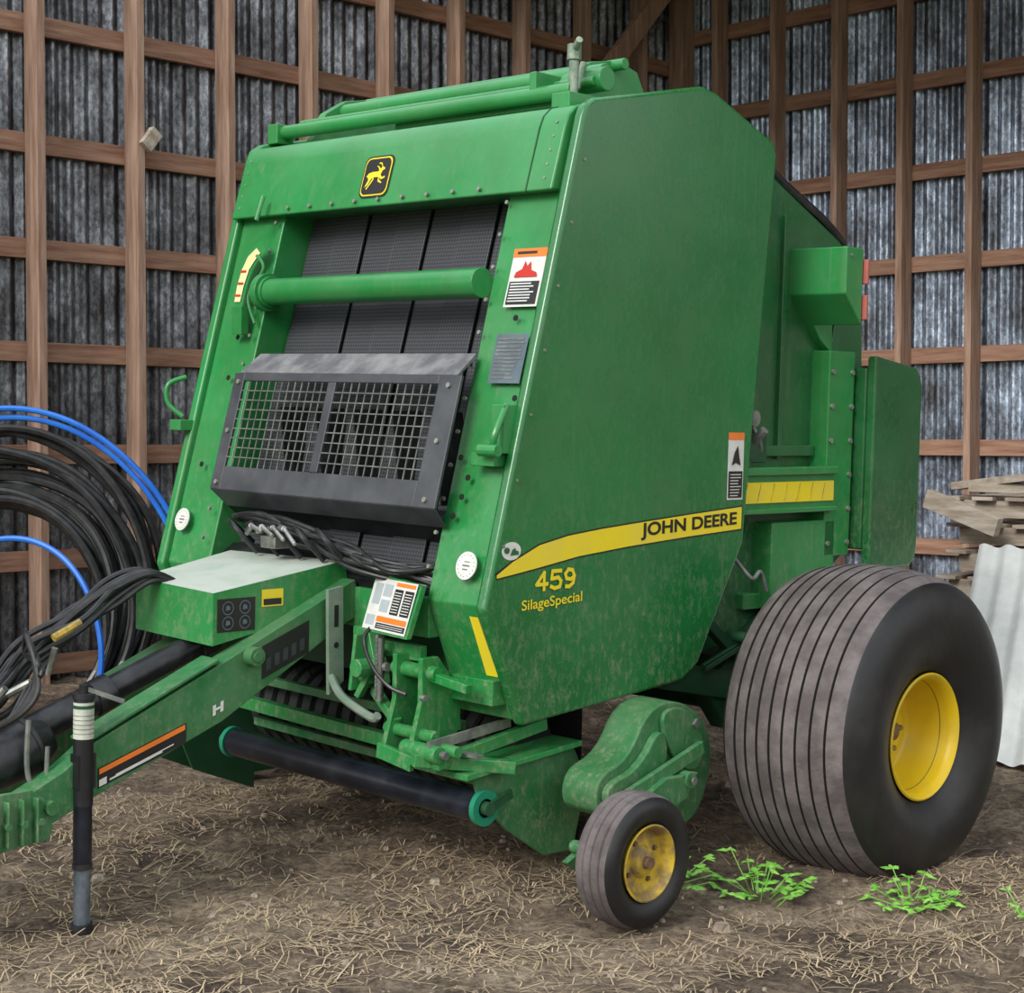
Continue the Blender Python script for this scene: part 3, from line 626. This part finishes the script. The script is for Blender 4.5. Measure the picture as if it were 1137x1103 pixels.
b.done('jack_stand',[BLACK,BLACKB,STEELD,mat('jack_inner_tube',(.09,.12,.16),(.2,.22,.24),rough=.45,metal=.4,scale=15)],BAL,bevel=.002)
b=MB(); b.cyl((jx,jy,.545),(jx,jy,.65),.0295,24); b.done('jack_label',mat('label_aged',(.55,.56,.48),(.4,.42,.36),rough=.6,scale=30),BAL)
b=MB()
b.cyl((jx,jy,.632),(jx,jy,.642),.030,24)
for k in range(5): b.cyl((jx,jy,.56+.013*k),(jx,jy,.5615+.013*k),.030,24)
b.done('jack_label_band',GREENK,BAL)

# ---- pickup
b=MB(); b.cyl((-5.03,3.69,.278),(-3.74,3.69,.278),.050,32,0); b.done('windguard_roller',BLACKB,BAL,bevel=.004)
b=MB()
for x in(-5.04,-3.735): b.lathe([(-.008,.03),(-.010,.056),(.010,.056),(.008,.03)],(x,3.69,.278),32)
b.done('roller_end_rings',TEAL,BAL)
b=MB(); b.cyl((-3.74,3.69,.278),(-3.705,3.69,.278),.022,12); b.cyl((-5.10,3.69,.278),(-5.0,3.69,.278),.022,12); b.beam((-3.715,3.69,.278),(-3.725,3.80,.31),.010,.03); b.done('roller_bearing',GREENK,BAL)
b=MB()
b.beam((-5.12,3.76,.415),(-3.84,3.74,.395),.04,.045,0,); b.beam((-5.1,3.84,.33),(-3.80,3.84,.31),.03,.03,1); b.beam((-5.15,3.80,.50),(-3.95,3.80,.49),.03,.03,1)
side=[(3.65,.385),(4.1,.43),(4.18,.3),(4.12,.07),(3.98,.075),(3.80,.19),(3.68,.30)]
b.prism(side,-3.76,-3.748,1); b.prism([(3.5,.42),(4.3,.46),(4.3,.05),(3.9,.05),(3.55,.2)],-5.42,-5.408,2)
b.prism([(3.5,.42),(3.9,.46),(3.9,.05),(3.62,.16)],-5.2,-5.19,2)
b.prism([(3.60,.375),(4.12,.42),(4.12,.438),(3.60,.395)],-3.86,-3.72,0)
b.beam((-3.78,3.52,.43),(-3.78,4.0,.50),.03,.04,0)
b.done('pickup_frame',[GREEN,GREEND,GREENK],BAL,bevel=.003)
b=MB()
for k in range(17):
    x=-5.15+k*.075; b.lathe([(-.026,.15),(-.022,.165),(.022,.165),(.026,.15)],(x,4.03,.38),36)
b.cyl((-5.3,4.03,.38),(-3.85,4.03,.38),.10,24,1)
for k in range(16):
    x=-5.1125+k*.075
    for a in(2.4,3.3): b.cyl((x,4.03+.1*math.cos(a),.38+.1*math.sin(a)),(x,4.03+.21*math.cos(a-.2),.38+.21*math.sin(a-.2)),.003,6,1)
b.box(-5.35,-3.85,4.24,4.26,.06,.62,1); b.box(-5.35,-3.85,4.0,4.26,.60,.62,1)  # near-black sheets stand in for the shade behind and above the reel
b.done('pickup_reel',[mat('reel_bands',(.010,.018,.013),(.028,.035,.03),rough=.7,scale=10),VOID],BAL)
b=MB()
lp=[(3.50,.42),(3.60,.41),(3.72,.50),(3.72,.62),(3.62,.74),(3.55,.74),(3.55,.60)]
b.prism(lp,-4.02,-4.0); b.prism(lp,-3.90,-3.88)
b.cyl((-4.05,3.59,.69),(-3.85,3.59,.69),.024,16); b.cyl((-4.05,3.56,.50),(-3.82,3.56,.50),.020,16); b.cyl((-3.92,3.52,.46),(-3.76,3.52,.46),.028,16)
b.beam((-3.95,3.59,.69),(-3.72,3.60,.66),.03,.03); b.beam((-4.2,3.62,.80),(-4.12,3.60,.62),.05,.03); b.beam((-4.10,3.58,.74),(-4.18,3.55,.58),.04,.02)
b.beam((-4.28,3.62,.74),(-3.95,3.62,.74),.03,.05); b.box(-4.25,-4.19,3.58,3.66,.66,.8); b.box(-3.93,-3.70,3.68,3.74,.60,.68)
b.beam((-3.84,3.48,.44),(-3.70,3.78,.40),.05,.04)
b.cyl((-4.14,3.5,.68),(-4.14,3.58,.68),.03,12); b.beam((-4.02,3.5,.44),(-3.86,3.5,.42),.02,.05); b.beam((-4.16,3.6,.60),(-4.0,3.56,.52),.03,.03)
b.prism([(3.52,.60),(3.62,.60),(3.62,.78),(3.54,.78)],-4.20,-4.185); b.cyl((-4.22,3.57,.64),(-4.14,3.57,.64),.018,12); b.cyl((-3.80,3.56,.47),(-3.72,3.56,.47),.02,12)
b.done('lift_linkage',GREEN,BAL,bevel=.004)
b=MB()
b.box(-3.86,-3.68,3.60,3.63,.452,.46); b.beam((-3.79,3.50,.485),(-3.79,3.85,.52),.012,.03)
for k in range(14):
    z=.60+.014*k; b.lathe([(-.004,.014),(0,.02),(.004,.014)],(-4.08,3.55,z),14)
b.cyl((-4.08,3.55,.58),(-4.08,3.55,.78),.012,10)
b.cyl((-4.05,3.56,.69),(-4.065,3.56,.69),.015,8); b.cyl((-3.85,3.53,.46),(-3.74,3.53,.46),.013,8)
for q in((-4.04,3.59,.69),(-3.87,3.54,.62),(-3.87,3.60,.48)): b.cyl(q,(q[0]+.02,q[1],q[2]),.010,6)
b.done('lift_cylinder_parts',STEELD,BAL)
b=MB(); b.tube([(-4.12,3.56,.82),(-4.1,3.5,.78),(-4.06,3.5,.7),(-4.0,3.52,.64),(-3.94,3.54,.62)],.007,8); b.done('lift_hose',HOSE,BAL)
def rnd(poly,it=2):
    for _ in range(it):
        q=[]
        for i in range(len(poly)):
            a=poly[i];c=poly[(i+1)%len(poly)]
            q+=[(a[0]*.75+c[0]*.25,a[1]*.75+c[1]*.25),(a[0]*.25+c[0]*.75,a[1]*.25+c[1]*.75)]
        poly=q
    return poly
DX=.05
cov=rnd([(3.97,.24),(3.97,.37),(4.12,.41),(4.21,.56),(4.36,.58),(4.52,.49),(4.56,.34),(4.48,.15),(4.30,.15),(4.15,.21)])
b=MB(); b.prism(cov,-3.72+DX,-3.57+DX)
b.prism(rnd([(3.99,.27),(3.99,.35),(4.14,.38),(4.25,.52),(4.30,.38),(4.14,.27)]),-3.57+DX,-3.54+DX)
b.prism(rnd([(4.24,.55),(4.38,.56),(4.50,.44),(4.46,.31),(4.32,.38)]),-3.57+DX,-3.55+DX)
b.done('pickup_drive_cover',GREEND,BAL,bevel=.008)
b=MB()
for k in range(6): b.beam((-3.485,4.05+.045*k,.24+.02*k),(-3.485,4.07+.045*k,.285+.02*k),.03,.010)
b.prism([(3.74,.16),(3.80,.12),(4.30,.27),(4.36,.35),(4.20,.35)],-3.45,-3.425); b.cyl((-3.45,3.79,.20),(-3.33,3.79,.20),.02,12)
b.cyl((-3.52,4.32,.33),(-3.42,4.32,.33),.028,16); b.beam((-3.46,4.02,.30),(-3.46,4.42,.42),.02,.045)
b.done('gauge_wheel_arm',GREEND,BAL,bevel=.003)
b=MB(); b.cyl((-3.55+DX,4.43,.49),(-3.54+DX,4.43,.49),.018,4); b.cyl((-3.41,4.32,.33),(-3.405,4.32,.33),.014,6); b.done('cover_marks',STEELD,BAL)

# ---- wheels
def big_wheel(name,xc,cy,cz,sgn,dz):
    b=MB(); prof=[]; mi=[]
    def ad(x,r,m=0): prof.append((x*sgn,(r if r<.24 else .235+(r-.235)*1.05))); mi.append(m)
    ad(.17,.185);ad(.20,.203);ad(.225,.222);ad(.250,.26);ad(.262,.295);ad(.266,.307);ad(.270,.325);ad(.275,.365);ad(.271,.41);ad(.260,.440);ad(.248,.462,0);ad(.230,.480,1)
    nr=9; wr=.45/nr
    for k in range(nr):
        xa=.225-k*wr; xb=xa-wr
        def cr(x): return .517-.032*(abs(x)/.225)**2.2
        e=.006
        if k>0: ad(xa-e*.8,cr(xa),1)
        ad((xa+xb)/2,cr((xa+xb)/2)+.001,1)
        if k<nr-1:
            ad(xb+e*.8,cr(xb),2); ad(xb+e*.3,cr(xb)-.013,2); ad(xb-e*.3,cr(xb)-.013,2)
    ad(-.230,.480,0);ad(-.250,.462);ad(-.262,.440);ad(-.273,.41);ad(-.277,.365);ad(-.268,.32);ad(-.250,.27);ad(-.225,.235);ad(-.20,.218);ad(-.17,.20)
    b.lathe(prof,(xc,cy,cz),128,mis=mi)
    b.v=[(x,y,z+dz*max(0,min(1,(.36-math.hypot(y-cy,z-cz))/.12))) for x,y,z in b.v]
    b.done(name+'_tire',[RUB,TREAD,GROOVE],BAL,angle=40)
    zc=cz+dz
    b=MB(); k=.94
    b.lathe([(x*sgn,r*k) for x,r in((.195,.20),(.212,.212),(.222,.226),(.228,.228),(.232,.222),(.225,.208),(.20,.200),(.14,.196),(.12,.185),(.06,.178),(.05,.165),(.052,.12),(.075,.10),(.075,.0))],(xc,cy,zc),72)
    b.lathe([(x*sgn,r*k) for x,r in((-.22,.226),(-.225,.208),(-.14,.196),(-.05,.178),(.03,.16),(.03,0))],(xc,cy,zc),48)
    b.done(name+'_rim',YEL,BAL,angle=50)
    b=MB(); b.cyl((xc+.07*sgn,cy,zc),(xc+.11*sgn,cy,zc),.030,20)
    b.done(name+'_hub',RUST,BAL)
    b=MB()
    for k in range(6):
        a=k*math.pi/3; b.cyl((xc+.07*sgn,cy+.075*math.cos(a),zc+.075*math.sin(a)),(xc+.09*sgn,cy+.075*math.cos(a),zc+.075*math.sin(a)),.010,6)
    b.done(name+'_lugs',YELD,BAL)
big_wheel('main_wheel_near',-3.195,4.985,.483,1,-.022)
big_wheel('main_wheel_far',-5.75,4.985,.505,-1,-.02)
b=MB(); b.cyl((-5.6,4.985,.475),(-3.40,4.985,.475),.05,20); b.box(-5.2,-3.8,4.9,5.2,.46,.64); b.done('axle',GREENK,BAL)
def small_wheel(name,xc,cy,cz,sgn,rm):
    k=.9
    b=MB(); pr_=[(.055,.11),(.07,.125),(.08,.15),(.078,.175),(.062,.192),(.045,.198),(.040,.193),(.036,.199),(.012,.201),(.008,.195),(.004,.201),(-.02,.201),(-.024,.195),(-.028,.2),(-.045,.198),(-.062,.192),(-.078,.175),(-.08,.15),(-.07,.125),(-.055,.11)]
    b.lathe([(x*sgn*k,r) for x,r in pr_],(xc,cy,cz),64,mis=[0]*4+[1]*11+[0]*5); b.done(name+'_tire',[RUB,TREAD],BAL,angle=45)
    b=MB(); b.lathe([(x*sgn*k,r) for x,r in((.052,.105),(.066,.112),(.072,.115),(.074,.110),(.06,.098),(.035,.092),(.03,.08),(.034,.05),(.05,.042),(.055,.03),(.055,0))],(xc,cy,cz),48)
    b.lathe([(x*sgn*k,r) for x,r in((-.07,.112),(-.06,.098),(0,.09),(0,0))],(xc,cy,cz),32); b.done(name+'_rim',rm,BAL,angle=50)
    b=MB(); b.cyl((xc+.045*sgn,cy,cz),(xc+.068*sgn,cy,cz),.018,12)
    for q in range(4):
        a=q*math.pi/2+.5; b.cyl((xc+.027*sgn,cy+.065*math.cos(a),cz+.065*math.sin(a)),(xc+.036*sgn,cy+.065*math.cos(a),cz+.065*math.sin(a)),.008,6)
    b.done(name+'_hub',RUST,BAL)
small_wheel('gauge_wheel_near',-3.225,3.81,.203,1,YELD)
small_wheel('gauge_wheel_far',-5.62,4.15,.205,-1,YELD)

# ---------------------------------------------------------------- hoses/pipes coil at left
def coil(name,m,loops,c,r,tube_r,nrm,par=None,v0=.82):
    b=MB(); n=Vector(nrm).normalized(); a=n.cross(Vector((0,0,1))).normalized(); u=a.cross(n).normalized()
    for i in range(loops):
        rr_=r*random.uniform(v0,1.0); cc=Vector(c)+n*random.uniform(-.12,.12)+u*(rr_-r)*.8
        w=random.uniform(0,6); pts=[]
        for k in range(25):
            t=2*math.pi*k/24; q=rr_*(1+.03*math.sin(3*t+w))
            pts.append(cc+a*q*math.cos(t)+u*q*math.sin(t)+n*.03*math.sin(2*t+w))
        b.tube(pts,tube_r,8,res=4)
    return b.done(name,m,par)
PC=coil('pipe_coil_stack',HOSE,24,(-7.02,3.80,.78),.72,.019,(.75,-.62,.15),v0=.7)
coil('blue_pipe',BLUE,2,(-6.82,3.78,.82),.83,.013,(.72,-.66,.2),PC,.8)
coil('blue_pipe_small',BLUE,1,(-6.62,3.62,.55),.5,.013,(.6,-.75,.2),PC)

# ---------------------------------------------------------------- right side junk
def sheet():
    b=MB(); n=120; vs=[];fs=[]
    for i in range(n+1):
        t=i/n; o=.014*math.sin(t*2*math.pi*12)
        base=Vector((-4.0+1.5*t,6.75+.1*t,ground_h(-3.3,6.7)+.02)); topv=Vector((-4.35+1.5*t,7.72+.1*t,.90))
        nn=Vector((0,-.66,.75))
        vs+=[base+nn*o,topv+nn*o]
    for i in range(n): fs.append((2*i,2*i+2,2*i+3,2*i+1))
    b.add(vs,fs); b.done('leaning_roof_sheet',GALV,angle=80)
sheet()
b=MB()
for lv in range(8):
    z=.04+lv*.14; jx_=random.uniform(-.05,.05); jy_=random.uniform(-.04,.04)
    for k in range(3): b.box(-4.7+jx_,-3.5+jx_,8.05+.45*k+jy_,8.13+.45*k+jy_,z,z+.09)
    for k in range(7): b.box(-4.75+.19*k+jx_,-4.63+.19*k+jx_,8.0+jy_,9.1+jy_,z+.09,z+.11)
b.beam((-4.78,7.94,1.12),(-4.35,7.91,.98),.05,.1); b.beam((-4.6,8.1,1.18),(-3.7,8.0,1.17),.1,.05); b.beam((-4.75,8.2,1.18),(-4.2,8.0,1.24),.1,.04)
b.done('pallet_stack',WOODG,bevel=.003)

# weeds
def weed(c,s,n):
    b=MB()
    for i in range(n):
        t=random.uniform(0,2*math.pi); rad=random.uniform(.02,.20)*s; x=c[0]+rad*math.cos(t); y=c[1]+rad*math.sin(t); z0=gh2(x,y)-.004
        h=random.uniform(.02,.10)*s; b.cyl((c[0]+rad*.4*math.cos(t),c[1]+rad*.4*math.sin(t),z0),(x,y,z0+h),.0018,5)
        for k in range(3):
            a=t+(k-1)*1.0+random.uniform(-.3,.3); L=random.uniform(.03,.06)*s; w=L*.36
            p=Vector((x,y,z0+h)); d=Vector((math.cos(a),math.sin(a),random.uniform(-.4,.3))).normalized(); r=Vector((-d.y,d.x,random.uniform(-.3,.3)))
            b.add([p,p+d*L*.3+r*w*.6,p+d*L*.42+r*w*1.1,p+d*L*.6+r*w*.5,p+d*L*.72+r*w*.6,p+d*L,p+d*L*.72-r*w*.6,p+d*L*.6-r*w*.5,p+d*L*.42-r*w*1.1,p+d*L*.3-r*w*.6,p+d*L*.5+Vector((0,0,.006))],[(k2,(k2+1)%10,10) for k2 in range(10)])
    b.done('weed_plant',LEAF,smooth=False)
weed((-3.50,4.20),.9,34); weed((-3.22,4.36),.9,30); weed((-2.84,4.64),.8,28); weed((-2.95,6.1),.9,40); weed((-2.52,4.78),.6,10)
b=MB()
for i in range(600):
    x=random.uniform(-6,-1.8); y=random.uniform(2,6.5); r=random.uniform(.004,.016) if i>16 else random.uniform(.02,.035); z=gh2(x,y)
    vs=[(x+r*random.uniform(.7,1.2)*math.cos(k*math.pi/3),y+r*random.uniform(.7,1.2)*math.sin(k*math.pi/3),z-.005) for k in range(6)]+[(x+r*.6*math.cos(k*math.pi/3+.3),y+r*.6*math.sin(k*math.pi/3+.3),z+r*.6) for k in range(6)]
    b.add(vs,[(k,(k+1)%6,6+(k+1)%6,6+k) for k in range(6)]+[tuple(range(6,12))])
b.done('stones',STONE,FLOOR,smooth=False)

# ---------------------------------------------------------------- light: bright overcast sky over a made-up tree band for reflections, soft sun
w=bpy.data.worlds.new('world'); scn.world=w; w.use_nodes=True
N=w.node_tree.nodes; L=w.node_tree.links; bg=N['Background']
tc=N.new('ShaderNodeTexCoord'); sp=N.new('ShaderNodeSeparateXYZ'); L.new(tc.outputs['Generated'],sp.inputs[0])
nz=N.new('ShaderNodeTexNoise'); nz.inputs['Scale'].default_value=9; nz.inputs['Detail'].default_value=5; L.new(tc.outputs['Generated'],nz.inputs['Vector'])
ma=N.new('ShaderNodeMath'); ma.operation='MULTIPLY_ADD'; ma.inputs[1].default_value=-.14; L.new(nz.outputs['Fac'],ma.inputs[0]); L.new(sp.outputs['Z'],ma.inputs[2])
mr=N.new('ShaderNodeMapRange'); mr.inputs['From Min'].default_value=-1; mr.inputs['From Max'].default_value=1; L.new(ma.outputs[0],mr.inputs['Value'])
cr=N.new('ShaderNodeValToRGB'); e=cr.color_ramp.elements
e[0].position=0; e[0].color=(.20,.19,.15,1); e[1].position=1; e[1].color=(.78,.88,1,1)
for ps,c in((.46,(.26,.27,.18,1)),(.475,(.16,.21,.12,1)),(.495,(.22,.28,.17,1)),(.515,(1,1,1,1)),(.7,(.92,.96,1,1))):
    q=e.new(ps); q.color=c
L.new(mr.outputs['Result'],cr.inputs['Fac']); L.new(cr.outputs['Color'],bg.inputs[0]); bg.inputs[1].default_value=1.4
sd=bpy.data.lights.new('sun','SUN'); sd.energy=2.7; sd.angle=math.radians(24); sd.color=(1,.97,.92)
so=bpy.data.objects.new('sun',sd); COL.objects.link(so)
so.rotation_euler=Vector((.14,-.82,.52)).to_track_quat('Z','Y').to_euler()
